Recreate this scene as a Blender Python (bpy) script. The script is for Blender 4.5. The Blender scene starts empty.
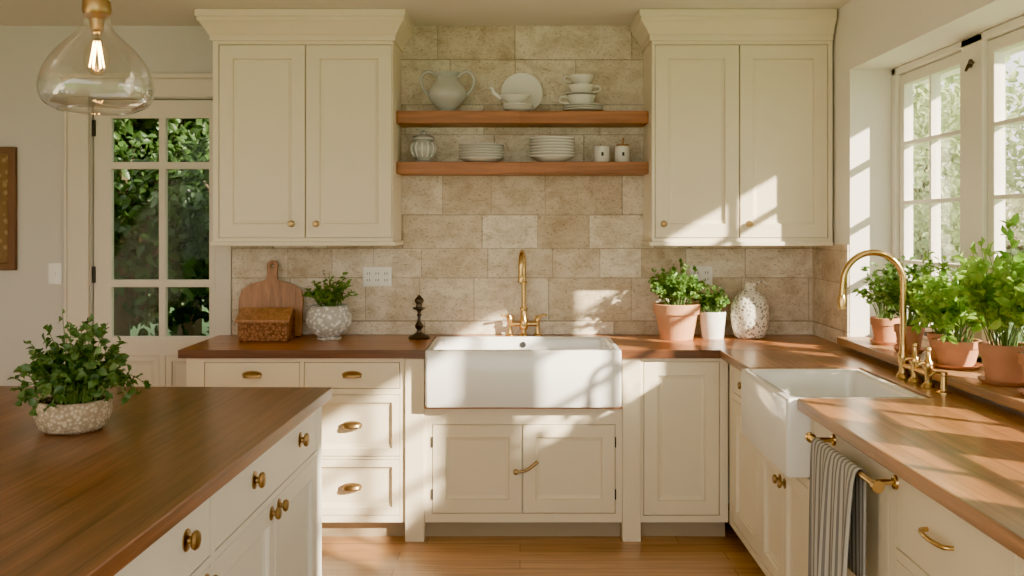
import bpy, bmesh, math, random
import numpy as np
from mathutils import Vector, Matrix
random.seed(4)
scene = bpy.context.scene
PI = math.pi

# ------------------------------------------------------------------ materials
def new_mat(name):
    m = bpy.data.materials.new(name); m.use_nodes = True
    nt = m.node_tree; nt.nodes.clear()
    out = nt.nodes.new('ShaderNodeOutputMaterial')
    b = nt.nodes.new('ShaderNodeBsdfPrincipled')
    nt.links.new(b.outputs[0], out.inputs[0])
    return m, nt, b, out

def N(nt, typ, **kw):
    n = nt.nodes.new(typ)
    for k, v in kw.items():
        setattr(n, k, v)
    return n

def c4(c): return (c[0], c[1], c[2], 1)

def simple(name, col, rough=.5, metal=0., var=.06, vscale=6., bump=0., bscale=60., coat=0.):
    m, nt, b, out = new_mat(name)
    b.inputs['Roughness'].default_value = rough
    b.inputs['Metallic'].default_value = metal
    b.inputs['Coat Weight'].default_value = coat
    tc = N(nt, 'ShaderNodeTexCoord')
    no = N(nt, 'ShaderNodeTexNoise'); no.inputs['Scale'].default_value = vscale; no.inputs['Detail'].default_value = 4
    nt.links.new(tc.outputs['Object'], no.inputs['Vector'])
    mx = N(nt, 'ShaderNodeMix', data_type='RGBA')
    mx.inputs[6].default_value = c4([max(0, x*(1-var)) for x in col])
    mx.inputs[7].default_value = c4([min(1, x*(1+var)) for x in col])
    nt.links.new(no.outputs[0], mx.inputs[0])
    nt.links.new(mx.outputs[2], b.inputs['Base Color'])
    if bump > 0:
        n2 = N(nt, 'ShaderNodeTexNoise'); n2.inputs['Scale'].default_value = bscale; n2.inputs['Detail'].default_value = 5
        nt.links.new(tc.outputs['Object'], n2.inputs['Vector'])
        bp = N(nt, 'ShaderNodeBump'); bp.inputs['Strength'].default_value = bump; bp.inputs['Distance'].default_value = .01
        nt.links.new(n2.outputs[0], bp.inputs['Height']); nt.links.new(bp.outputs[0], b.inputs['Normal'])
    return m

def swiz(nt, tc, order):
    s = N(nt, 'ShaderNodeSeparateXYZ'); nt.links.new(tc.outputs['Object'], s.inputs[0])
    c = N(nt, 'ShaderNodeCombineXYZ')
    for i, ch in enumerate(order):
        nt.links.new(s.outputs['XYZ'.index(ch)], c.inputs[i])
    return c.outputs[0]

def wood(name, c1, c2, cm, order='XYZ', bw=1.1, rh=.05, mortar=.0012, rough=.3, grain=.5, coat=.2):
    m, nt, b, out = new_mat(name)
    tc = N(nt, 'ShaderNodeTexCoord'); v = swiz(nt, tc, order)
    br = N(nt, 'ShaderNodeTexBrick', offset=.37, offset_frequency=2, squash=.8, squash_frequency=3)
    br.inputs['Color1'].default_value = c4(c1); br.inputs['Color2'].default_value = c4(c2)
    br.inputs['Mortar'].default_value = c4(cm); br.inputs['Scale'].default_value = 1
    br.inputs['Mortar Size'].default_value = mortar; br.inputs['Mortar Smooth'].default_value = .3
    br.inputs['Brick Width'].default_value = bw; br.inputs['Row Height'].default_value = rh
    nt.links.new(v, br.inputs['Vector'])
    mp = N(nt, 'ShaderNodeMapping'); mp.inputs['Scale'].default_value = (2.2, 45, 45)
    nt.links.new(v, mp.inputs['Vector'])
    no = N(nt, 'ShaderNodeTexNoise'); no.inputs['Scale'].default_value = 1; no.inputs['Detail'].default_value = 6
    no.inputs['Distortion'].default_value = .6
    nt.links.new(mp.outputs[0], no.inputs['Vector'])
    cr = N(nt, 'ShaderNodeValToRGB')
    cr.color_ramp.elements[0].position = .3; cr.color_ramp.elements[0].color = (1-grain, 1-grain, 1-grain, 1)
    cr.color_ramp.elements[1].position = .68; cr.color_ramp.elements[1].color = (1, 1, 1, 1)
    nt.links.new(no.outputs[0], cr.inputs[0])
    mx = N(nt, 'ShaderNodeMix', data_type='RGBA', blend_type='MULTIPLY'); mx.inputs[0].default_value = 1
    nt.links.new(br.outputs['Color'], mx.inputs[6]); nt.links.new(cr.outputs[0], mx.inputs[7])
    nt.links.new(mx.outputs[2], b.inputs['Base Color'])
    b.inputs['Roughness'].default_value = rough; b.inputs['Coat Weight'].default_value = coat
    b.inputs['Coat Roughness'].default_value = .22
    bp = N(nt, 'ShaderNodeBump'); bp.inputs['Strength'].default_value = .08; bp.inputs['Distance'].default_value = .003
    nt.links.new(no.outputs[0], bp.inputs['Height']); nt.links.new(bp.outputs[0], b.inputs['Normal'])
    return m

def math_(nt, op, a, b=None, c=None):
    n = N(nt, 'ShaderNodeMath', operation=op)
    for i, x in enumerate((a, b, c)):
        if x is None: continue
        if isinstance(x, (int, float)): n.inputs[i].default_value = x
        else: nt.links.new(x, n.inputs[i])
    return n.outputs[0]

def tile(name, order):
    m, nt, b, out = new_mat(name)
    RH = .20
    tc = N(nt, 'ShaderNodeTexCoord'); v = swiz(nt, tc, order)
    sp = N(nt, 'ShaderNodeSeparateXYZ'); nt.links.new(v, sp.inputs[0])
    # course heights vary, stone lengths vary from course to course
    zz = math_(nt, 'MULTIPLY', sp.outputs[1], 9.3)
    zz = math_(nt, 'SINE', zz)
    zz = math_(nt, 'MULTIPLY_ADD', zz, .032, sp.outputs[1])
    row = math_(nt, 'FLOOR', math_(nt, 'DIVIDE', zz, RH))
    wn = N(nt, 'ShaderNodeTexWhiteNoise', noise_dimensions='1D'); nt.links.new(row, wn.inputs['W'])
    sc_ = math_(nt, 'MULTIPLY_ADD', wn.outputs['Value'], .75, .70)
    wx = math_(nt, 'MULTIPLY', sp.outputs[0], 4.1)
    wx = math_(nt, 'SINE', math_(nt, 'ADD', wx, math_(nt, 'MULTIPLY', row, 1.7)))
    xx = math_(nt, 'MULTIPLY_ADD', wx, .07, sp.outputs[0])
    xx = math_(nt, 'MULTIPLY', xx, sc_)
    xx = math_(nt, 'ADD', xx, math_(nt, 'MULTIPLY', wn.outputs['Value'], 3.3))
    cb_ = N(nt, 'ShaderNodeCombineXYZ'); nt.links.new(xx, cb_.inputs[0]); nt.links.new(zz, cb_.inputs[1])
    br = N(nt, 'ShaderNodeTexBrick', offset=.0, offset_frequency=2, squash=1., squash_frequency=2)
    br.inputs['Color1'].default_value = (.57, .46, .32, 1); br.inputs['Color2'].default_value = (.84, .77, .64, 1)
    br.inputs['Mortar'].default_value = (.47, .39, .29, 1); br.inputs['Scale'].default_value = 1
    br.inputs['Mortar Size'].default_value = .0035; br.inputs['Mortar Smooth'].default_value = .4
    br.inputs['Brick Width'].default_value = .40; br.inputs['Row Height'].default_value = RH
    nt.links.new(cb_.outputs[0], br.inputs['Vector'])
    mp = N(nt, 'ShaderNodeMapping'); mp.inputs['Scale'].default_value = (1, 1.4, 1)
    nt.links.new(v, mp.inputs['Vector'])
    no = N(nt, 'ShaderNodeTexNoise'); no.inputs['Scale'].default_value = 7; no.inputs['Detail'].default_value = 12
    no.inputs['Roughness'].default_value = .76; no.inputs['Distortion'].default_value = .4
    nt.links.new(mp.outputs[0], no.inputs['Vector'])
    cr = N(nt, 'ShaderNodeValToRGB'); e = cr.color_ramp.elements
    e[0].position = .36; e[0].color = (.62, .54, .43, 1); e[1].position = .58; e[1].color = (1, 1, 1, 1)
    nt.links.new(no.outputs[0], cr.inputs[0])
    mx = N(nt, 'ShaderNodeMix', data_type='RGBA', blend_type='MULTIPLY'); mx.inputs[0].default_value = .85
    nt.links.new(br.outputs['Color'], mx.inputs[6]); nt.links.new(cr.outputs[0], mx.inputs[7])
    n3 = N(nt, 'ShaderNodeTexNoise'); n3.inputs['Scale'].default_value = 70; n3.inputs['Detail'].default_value = 3
    nt.links.new(mp.outputs[0], n3.inputs['Vector'])
    c3 = N(nt, 'ShaderNodeValToRGB'); e = c3.color_ramp.elements
    e[0].position = .29; e[0].color = (.50, .41, .31, 1); e[1].position = .43; e[1].color = (1, 1, 1, 1)
    nt.links.new(n3.outputs[0], c3.inputs[0])
    m2 = N(nt, 'ShaderNodeMix', data_type='RGBA', blend_type='MULTIPLY'); m2.inputs[0].default_value = .8
    nt.links.new(mx.outputs[2], m2.inputs[6]); nt.links.new(c3.outputs[0], m2.inputs[7])
    nt.links.new(m2.outputs[2], b.inputs['Base Color'])
    b.inputs['Roughness'].default_value = .55
    hh = math_(nt, 'MULTIPLY_ADD', br.outputs['Fac'], -1.5, no.outputs[0])
    bp = N(nt, 'ShaderNodeBump'); bp.inputs['Strength'].default_value = .45; bp.inputs['Distance'].default_value = .008
    nt.links.new(hh, bp.inputs['Height']); nt.links.new(bp.outputs[0], b.inputs['Normal'])
    return m

def leafmat(name, c1, c2, trans=.35, scale=14):
    m = bpy.data.materials.new(name); m.use_nodes = True; nt = m.node_tree; nt.nodes.clear()
    out = N(nt, 'ShaderNodeOutputMaterial')
    tc = N(nt, 'ShaderNodeTexCoord'); no = N(nt, 'ShaderNodeTexNoise'); no.inputs['Scale'].default_value = scale
    nt.links.new(tc.outputs['Object'], no.inputs['Vector'])
    cr = N(nt, 'ShaderNodeValToRGB'); e = cr.color_ramp.elements
    e[0].position = .35; e[0].color = c4(c1); e[1].position = .65; e[1].color = c4(c2)
    nt.links.new(no.outputs[0], cr.inputs[0])
    p = N(nt, 'ShaderNodeBsdfPrincipled'); p.inputs['Roughness'].default_value = .45
    t = N(nt, 'ShaderNodeBsdfTranslucent'); mx = N(nt, 'ShaderNodeMixShader'); mx.inputs[0].default_value = trans
    nt.links.new(cr.outputs[0], p.inputs['Base Color']); nt.links.new(cr.outputs[0], t.inputs['Color'])
    nt.links.new(p.outputs[0], mx.inputs[1]); nt.links.new(t.outputs[0], mx.inputs[2]); nt.links.new(mx.outputs[0], out.inputs[0])
    return m

def thin_glass(name, tint=(1, 1, 1), blend=.25, lo=.04, hi=.8, bump=0.):
    m = bpy.data.materials.new(name); m.use_nodes = True; nt = m.node_tree; nt.nodes.clear()
    out = N(nt, 'ShaderNodeOutputMaterial')
    t = N(nt, 'ShaderNodeBsdfTransparent'); t.inputs[0].default_value = c4(tint)
    g = N(nt, 'ShaderNodeBsdfGlossy'); g.inputs['Roughness'].default_value = .02
    lw = N(nt, 'ShaderNodeLayerWeight'); lw.inputs[0].default_value = blend
    if bump > 0:
        tc = N(nt, 'ShaderNodeTexCoord'); no = N(nt, 'ShaderNodeTexNoise'); no.inputs['Scale'].default_value = 14
        nt.links.new(tc.outputs['Object'], no.inputs['Vector'])
        bp = N(nt, 'ShaderNodeBump'); bp.inputs['Strength'].default_value = bump; bp.inputs['Distance'].default_value = .02
        nt.links.new(no.outputs[0], bp.inputs['Height']); nt.links.new(bp.outputs[0], g.inputs['Normal']); nt.links.new(bp.outputs[0], lw.inputs['Normal'])
    mr = N(nt, 'ShaderNodeMapRange'); mr.inputs[3].default_value = lo; mr.inputs[4].default_value = hi
    nt.links.new(lw.outputs['Facing'], mr.inputs[0])
    mx = N(nt, 'ShaderNodeMixShader'); nt.links.new(mr.outputs[0], mx.inputs[0])
    nt.links.new(t.outputs[0], mx.inputs[1]); nt.links.new(g.outputs[0], mx.inputs[2]); nt.links.new(mx.outputs[0], out.inputs[0])
    return m

CREAM = simple('cream_paint', (.80, .705, .53), .42, var=.03)
CREAM_SHADE = simple('cream_toe_shaded', (.36, .28, .18), .6)  # cream darkened so the toe recess shadow is in the colour
OFFW = simple('offwhite_island_paint', (.78, .76, .70), .42, var=.03)
DOORP = simple('door_paint', (.68, .61, .50), .45, var=.03)
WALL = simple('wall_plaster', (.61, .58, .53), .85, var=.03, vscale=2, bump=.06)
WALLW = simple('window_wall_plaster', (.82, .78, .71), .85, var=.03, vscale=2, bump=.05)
CEIL = simple('ceiling_paint', (.76, .72, .65), .9, var=.02)
WINW = simple('window_frame_paint', (.80, .76, .67), .4, var=.02)
TILE = tile('travertine_tile_back', 'XZY')
TILER = tile('travertine_tile_side', 'YZX')
WC_X = wood('countertop_wood_x', (.44, .155, .045), (.56, .225, .07), (.15, .05, .016), 'XYZ', rough=.3)
WC_Y = wood('countertop_wood_y', (.36, .15, .05), (.47, .21, .075), (.14, .055, .018), 'YXZ', rough=.28, rh=.06, coat=.35, grain=.6)
W_ISL = wood('island_wood', (.21, .078, .031), (.30, .118, .050), (.075, .027, .012), 'YXZ', rh=.09, bw=1.6, rough=.30, coat=.2, grain=.6)
W_SH = wood('shelf_wood', (.40, .14, .040), (.46, .17, .052), (.30, .11, .035), 'XYZ', rh=.3, bw=3, rough=.45, coat=0)
W_FL = wood('floor_wood', (.45, .23, .09), (.59, .32, .14), (.17, .075, .026), 'XYZ', rh=.11, bw=1.5, mortar=.002, rough=.3, grain=.4)
W_BD = wood('board_wood', (.44, .19, .07), (.48, .22, .085), (.40, .17, .065), 'ZXY', rh=.5, bw=2, rough=.5)
W_SILL = wood('sill_wood', (.40, .20, .085), (.46, .24, .10), (.25, .12, .05), 'YXZ', rh=.3, bw=3, rough=.45)
BRASS = simple('aged_brass', (.64, .43, .17), .24, 1., var=.12, vscale=20)
BRASSD = simple('dark_brass', (.38, .25, .11), .32, 1., var=.2, vscale=25)
BRONZE = simple('dark_bronze', (.09, .07, .055), .4, .8, var=.2)
WHITE = simple('fireclay_white', (.88, .87, .84), .12, var=.01, coat=.3)
CERAM = simple('stoneware_white', (.80, .78, .73), .25, var=.03)
CERAMG = simple('grey_glazed_ceramic', (.46, .47, .44), .2, var=.15, vscale=15, coat=.4)
TERRA = simple('terracotta', (.50, .22, .11), .8, var=.14, vscale=12, bump=.1)
TERRAL = simple('light_terracotta', (.62, .31, .16), .8, var=.12, vscale=12, bump=.1)
SOIL = simple('soil', (.05, .03, .02), .95, var=.4, vscale=60, bump=.6)
PLASTIC = simple('outlet_plastic', (.88, .86, .82), .35, var=.01)
DARK = simple('dark_slot', (.02, .02, .02), .6)
IRON = simple('black_iron', (.03, .028, .025), .5, .6)
GLASS = thin_glass('window_glass', (1, 1, 1), .15, .02, .5)
GLASSD = thin_glass('door_glass', (.8, .83, .8), .1, .003, .2)
GLASSP = thin_glass('pendant_glass', (.92, .94, .93), .5, .07, .85, bump=.25)
GLASSB = thin_glass('bulb_glass', (1, .93, .8), .3, .03)
L_IV = leafmat('leaf_dark_green', (.045, .11, .035), (.15, .27, .085), .3, 25)
L_GR = leafmat('leaf_mid_green', (.08, .19, .035), (.22, .38, .08), .35, 25)
L_BS = leafmat('leaf_bright_green', (.17, .37, .04), (.42, .64, .11), .5, 18)
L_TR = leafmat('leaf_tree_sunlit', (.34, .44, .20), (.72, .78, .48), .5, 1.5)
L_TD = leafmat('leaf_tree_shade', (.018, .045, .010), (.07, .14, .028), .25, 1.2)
STEM = simple('plant_stem', (.12, .2, .05), .6)
BARK = simple('bark', (.12, .08, .05), .9, var=.3, bump=.5, bscale=15)
GRASS = simple('grass', (.10, .2, .05), .95, var=.4, vscale=3)

def emis(name, col, s):
    m = bpy.data.materials.new(name); m.use_nodes = True; nt = m.node_tree; nt.nodes.clear()
    out = N(nt, 'ShaderNodeOutputMaterial'); e = N(nt, 'ShaderNodeEmission')
    e.inputs[0].default_value = c4(col); e.inputs[1].default_value = s
    nt.links.new(e.outputs[0], out.inputs[0]); return m
FIL = emis('filament_glow', (1, .5, .15), 70)

def pattern_mat(name, base, spot, scale, lo=.25, hi=.35, bump=.5, rough=.6):
    m, nt, b, out = new_mat(name)
    tc = N(nt, 'ShaderNodeTexCoord'); vo = N(nt, 'ShaderNodeTexVoronoi'); vo.inputs['Scale'].default_value = scale
    nt.links.new(tc.outputs['Object'], vo.inputs['Vector'])
    cr = N(nt, 'ShaderNodeValToRGB'); e = cr.color_ramp.elements
    e[0].position = lo; e[0].color = c4(spot); e[1].position = hi; e[1].color = c4(base)
    nt.links.new(vo.outputs['Distance'], cr.inputs[0]); nt.links.new(cr.outputs[0], b.inputs['Base Color'])
    b.inputs['Roughness'].default_value = rough
    bp = N(nt, 'ShaderNodeBump'); bp.inputs['Strength'].default_value = bump; bp.inputs['Distance'].default_value = .006
    nt.links.new(vo.outputs['Distance'], bp.inputs['Height']); nt.links.new(bp.outputs[0], b.inputs['Normal'])
    return m
P_JAR = pattern_mat('speckled_jar', (.78, .74, .64), (.22, .20, .17), 62, .28, .44)
P_POT = pattern_mat('textured_white_pot', (.50, .49, .45), (.86, .84, .80), 45, .3, .5, .9)
P_CON = pattern_mat('woven_stone_pot', (.34, .26, .17), (.60, .50, .36), 90, .2, .6, .6, .9)
W_BX = pattern_mat('rough_carved_wood', (.17, .07, .03), (.40, .17, .07), 75, .2, .6, .8, .8)

def towel_mat():
    m, nt, b, out = new_mat('striped_linen')
    tc = N(nt, 'ShaderNodeTexCoord'); s = N(nt, 'ShaderNodeSeparateXYZ')
    nt.links.new(tc.outputs['UV'], s.inputs[0])
    mu = N(nt, 'ShaderNodeMath', operation='MULTIPLY'); mu.inputs[1].default_value = 13
    fr = N(nt, 'ShaderNodeMath', operation='FRACT'); nt.links.new(s.outputs[0], mu.inputs[0]); nt.links.new(mu.outputs[0], fr.inputs[0])
    cr = N(nt, 'ShaderNodeValToRGB'); cr.color_ramp.interpolation = 'CONSTANT'; e = cr.color_ramp.elements
    e[0].position = 0; e[0].color = (.20, .19, .19, 1); e[1].position = .45; e[1].color = (.52, .50, .46, 1)
    nt.links.new(fr.outputs[0], cr.inputs[0]); nt.links.new(cr.outputs[0], b.inputs['Base Color'])
    b.inputs['Roughness'].default_value = .95
    return m
TOWEL = towel_mat()

# ------------------------------------------------------------------ mesh helpers
def E(name, loc=(0, 0, 0)):
    e = bpy.data.objects.new(name, None); e.empty_display_size = .1
    e.location = loc; scene.collection.objects.link(e); return e

def fin(bm, name, mat, parent=None, smooth=False, bevel=0., loc=None, recalc=True, mats=None):
    if recalc: bmesh.ops.recalc_face_normals(bm, faces=bm.faces)
    me = bpy.data.meshes.new(name); bm.to_mesh(me); bm.free()
    for mm in (mats or [mat]): me.materials.append(mm)
    ob = bpy.data.objects.new(name, me); scene.collection.objects.link(ob)
    if smooth:
        for p in me.polygons: p.use_smooth = True
        try: me.set_sharp_from_angle(angle=math.radians(40))
        except Exception: pass
    if parent is not None:
        ob.parent = parent; ob.matrix_parent_inverse = Matrix.Translation(-Vector(parent.location))
    if bevel > 0:
        md = ob.modifiers.new('bev', 'BEVEL'); md.width = bevel; md.segments = 2; md.limit_method = 'ANGLE'; md.angle_limit = math.radians(35)
    return ob

def addbox(bm, x0, x1, y0, y1, z0, z1):
    v = [bm.verts.new(p) for p in [(x0,y0,z0),(x1,y0,z0),(x1,y1,z0),(x0,y1,z0),(x0,y0,z1),(x1,y0,z1),(x1,y1,z1),(x0,y1,z1)]]
    for f in [(0,3,2,1),(4,5,6,7),(0,1,5,4),(1,2,6,5),(2,3,7,6),(3,0,4,7)]: bm.faces.new([v[i] for i in f])
    return v

def box(name, x0, x1, y0, y1, z0, z1, mat, parent=None, bevel=0.):
    bm = bmesh.new(); addbox(bm, x0, x1, y0, y1, z0, z1); return fin(bm, name, mat, parent, bevel=bevel)

def boxes(name, lst, mat, parent=None, bevel=0.):
    bm = bmesh.new()
    for b in lst: addbox(bm, *b)
    return fin(bm, name, mat, parent, bevel=bevel)

def lathe(name, prof, c, mat, parent=None, seg=36, axis='Z', sx=1., sy=1., bm=None):
    own = bm is None
    if own: bm = bmesh.new()
    c = Vector(c); rings = []
    def mp(x, y, z):
        if axis == 'Z': return c + Vector((x*sx, y*sy, z))
        if axis == '-Y': return c + Vector((x, -z, y))
        if axis == '-X': return c + Vector((-z, x, y))
        if axis == 'X': return c + Vector((z, x, y))
    for r, z in prof:
        if r < 1e-6: rings.append([bm.verts.new(mp(0, 0, z))])
        else: rings.append([bm.verts.new(mp(r*math.cos(2*PI*i/seg), r*math.sin(2*PI*i/seg), z)) for i in range(seg)])
    for a, b in zip(rings[:-1], rings[1:]):
        for i in range(seg):
            j = (i+1) % seg
            if len(a) == 1 and len(b) == 1: continue
            if len(a) == 1: bm.faces.new((a[0], b[i], b[j]))
            elif len(b) == 1: bm.faces.new((a[i], a[j], b[0]))
            else: bm.faces.new((a[i], a[j], b[j], b[i]))
    if own: return fin(bm, name, mat, parent, smooth=True)

def catmull(pts, n=6):
    P = [Vector(p) for p in pts]; P = [P[0]*2-P[1]] + P + [P[-1]*2-P[-2]]; out = []
    for i in range(1, len(P)-2):
        for k in range(n):
            t = k/n; a, b, c, d = P[i-1], P[i], P[i+1], P[i+2]
            out.append(.5*((2*b)+(c-a)*t+(2*a-5*b+4*c-d)*t*t+(3*b-a-3*c+d)*t**3))
    out.append(P[-2]); return out

def addtube(bm, pts, r, seg=12, cap=True):
    pts = [Vector(p) for p in pts]; n = len(pts)
    rs = r if isinstance(r, (list, tuple)) else [r]*n
    if len(rs) != n: rs = [rs[0]+(rs[-1]-rs[0])*i/(n-1) for i in range(n)]
    T = [(pts[min(i+1, n-1)]-pts[max(i-1, 0)]).normalized() for i in range(n)]
    up = Vector((0, 0, 1)) if abs(T[0].z) < .9 else Vector((1, 0, 0))
    u = T[0].cross(up).normalized(); rings = []
    for i in range(n):
        u = (u - T[i]*u.dot(T[i])).normalized(); w = T[i].cross(u)
        rings.append([bm.verts.new(pts[i]+(u*math.cos(2*PI*k/seg)+w*math.sin(2*PI*k/seg))*rs[i]) for k in range(seg)])
    for a, b in zip(rings[:-1], rings[1:]):
        for k in range(seg): bm.faces.new((a[k], a[(k+1) % seg], b[(k+1) % seg], b[k]))
    if cap: bm.faces.new(rings[0][::-1]); bm.faces.new(rings[-1])

def tube(name, pts, r, mat, parent=None, seg=12, smooth_path=0):
    if smooth_path: pts = catmull(pts, smooth_path)
    bm = bmesh.new(); addtube(bm, pts, r, seg); return fin(bm, name, mat, parent, smooth=True)

def rrect(hx, hy, r, k=5):
    pts = []
    for cx, cy, a0 in [(hx-r, hy-r, 0), (-hx+r, hy-r, PI/2), (-hx+r, -hy+r, PI), (hx-r, -hy+r, 1.5*PI)]:
        for i in range(k+1):
            a = a0+PI/2*i/k; pts.append((cx+r*math.cos(a), cy+r*math.sin(a)))
    return pts

def rloft(name, c, rings, mat, parent=None, M=None):
    bm = bmesh.new(); R = []
    M = M or (lambda u, n, v: (u, n, v))
    for hx, hy, r, z in rings:
        row = []
        for x, y in rrect(hx, hy, r):
            q = M(x, y, z); row.append(bm.verts.new((c[0]+q[0], c[1]+q[1], c[2]+q[2])))
        R.append(row)
    for a, b in zip(R[:-1], R[1:]):
        n = len(a)
        for i in range(n): bm.faces.new((a[i], a[(i+1) % n], b[(i+1) % n], b[i]))
    bm.faces.new(R[0][::-1]); bm.faces.new(R[-1])
    return fin(bm, name, mat, parent, smooth=True)

def grid_slab(name, M, u0, u1, v0, v1, holes, n0, n1, mat, parent=None, bevel=0.):
    us = sorted(set([u0, u1]+[min(max(h[i], u0), u1) for h in holes for i in (0, 1)]))
    vs = sorted(set([v0, v1]+[min(max(h[i], v0), v1) for h in holes for i in (2, 3)]))
    nu, nv = len(us)-1, len(vs)-1
    def solid(i, j):
        if i < 0 or j < 0 or i >= nu or j >= nv: return False
        cu, cv = (us[i]+us[i+1])/2, (vs[j]+vs[j+1])/2
        return not any(h[0] < cu < h[1] and h[2] < cv < h[3] for h in holes)
    bm = bmesh.new(); cache = {}
    def V(i, j, k):
        if (i, j, k) not in cache: cache[(i, j, k)] = bm.verts.new(M(us[i], (n0, n1)[k], vs[j]))
        return cache[(i, j, k)]
    for i in range(nu):
        for j in range(nv):
            if not solid(i, j): continue
            for k in (0, 1): bm.faces.new((V(i,j,k), V(i+1,j,k), V(i+1,j+1,k), V(i,j+1,k)))
            if not solid(i-1, j): bm.faces.new((V(i,j,0), V(i,j+1,0), V(i,j+1,1), V(i,j,1)))
            if not solid(i+1, j): bm.faces.new((V(i+1,j,0), V(i+1,j+1,0), V(i+1,j+1,1), V(i+1,j,1)))
            if not solid(i, j-1): bm.faces.new((V(i,j,0), V(i+1,j,0), V(i+1,j,1), V(i,j,1)))
            if not solid(i, j+1): bm.faces.new((V(i,j+1,0), V(i+1,j+1,0), V(i+1,j+1,1), V(i,j+1,1)))
    return fin(bm, name, mat, parent, bevel=bevel)

def panel(name, M, u0, u1, v0, v1, mat, parent, w=.06, t=.018, slab=False, n=0.):
    rings = [(0, -t), (0, -.0015), (.0015, 0)]
    if not slab: rings += [(w, 0), (w+.003, -.005), (w+.005, -.012), (w+.010, -.012), (w+.020, -.015)]
    bm = bmesh.new(); R = []
    for i, d in rings:
        R.append([bm.verts.new(M(a, n+d, b)) for a, b in [(u0+i, v0+i), (u1-i, v0+i), (u1-i, v1-i), (u0+i, v1-i)]])
    for a, b in zip(R[:-1], R[1:]):
        for k in range(4): bm.faces.new((a[k], a[(k+1) % 4], b[(k+1) % 4], b[k]))
    bm.faces.new(R[0][::-1]); bm.faces.new(R[-1])
    return fin(bm, name, mat, parent)

def knob(M, axis, u, v, parent, r=.016, mat=None, n=0.):
    c = M(u, n, v)
    lathe('knob', [(0, 0), (r*1.15, 0), (r*1.15, .003), (r*.45, .006), (r*.4, .012), (r*.9, .016), (r*1.05, .022), (r*.85, .028), (0, .031)], c, mat or BRASSD, parent, seg=20, axis=axis)

def cup_pull(M, u, v, parent, w=.045, n=0.):
    bm = bmesh.new(); nu, nv = 16, 8
    rows = []
    for j in range(nv+1):
        ph = PI*.5*(j/nv)
        rows.append([bm.verts.new(M(u+w*math.cos(PI*i/nu), n+.028*math.sin(PI*i/nu)*math.cos(ph), v-.010+.030*math.sin(ph)*(.35+.65*math.sin(PI*i/nu)))) for i in range(nu+1)])
    for a, b in zip(rows[:-1], rows[1:]):
        for i in range(nu): bm.faces.new((a[i], a[i+1], b[i+1], b[i]))
    bmesh.ops.remove_doubles(bm, verts=bm.verts, dist=1e-5)
    o = fin(bm, 'cup_pull', BRASSD, parent, smooth=True)
    md = o.modifiers.new('s', 'SOLIDIFY'); md.thickness = .003
    bm = bmesh.new(); pts = [(w*1.08*math.cos(2*PI*i/24), .018*math.sin(2*PI*i/24)+.004) for i in range(24)]
    a = [bm.verts.new(M(u+p, n, v+q)) for p, q in pts]; b = [bm.verts.new(M(u+p, n+.003, v+q)) for p, q in pts]
    for i in range(24): bm.faces.new((a[i], a[(i+1) % 24], b[(i+1) % 24], b[i]))
    bm.faces.new(a[::-1]); bm.faces.new(b); fin(bm, 'pull_plate', BRASSD, parent)

# ------------------------------------------------------------------ foliage
def leaves_obj(name, P, D, L, W, mat, parent, rng, cup=.25):
    n = len(P); D = D/np.linalg.norm(D, axis=1, keepdims=True)
    rv = rng.normal(size=(n, 3)); rv[:, 2] += 1.2
    S = np.cross(D, rv); S /= np.linalg.norm(S, axis=1, keepdims=True)+1e-9
    U = np.cross(S, D)
    L = L[:, None]; W = W[:, None]
    vs = np.stack([P, P+D*L*.3-S*W*.42+U*W*cup, P+D*L*.3+S*W*.42+U*W*cup, P+D*L*.65-S*W*.42+U*W*cup-U*L*.05,
                   P+D*L*.65+S*W*.42+U*W*cup-U*L*.05, P+D*L-U*L*.18, P+D*L*.3, P+D*L*.65-U*L*.05], axis=1).reshape(-1, 3)
    base = (np.arange(n)*8)[:, None]
    tri = np.array([[0, 2, 6], [0, 6, 1], [7, 4, 5], [3, 7, 5]]); quad = np.array([[6, 2, 4, 7], [1, 6, 7, 3]])
    faces = [tuple(f) for f in (base[:, None, :]+tri[None]).reshape(-1, 3).tolist()]
    faces += [tuple(f) for f in (base[:, None, :]+quad[None]).reshape(-1, 4).tolist()]
    me = bpy.data.meshes.new(name); me.from_pydata(vs.tolist(), [], faces); me.update(); me.materials.append(mat)
    for p in me.polygons: p.use_smooth = True
    ob = bpy.data.objects.new(name, me); scene.collection.objects.link(ob)
    if parent is not None:
        ob.parent = parent; ob.matrix_parent_inverse = Matrix.Translation(-Vector(parent.location))
    return ob

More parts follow.
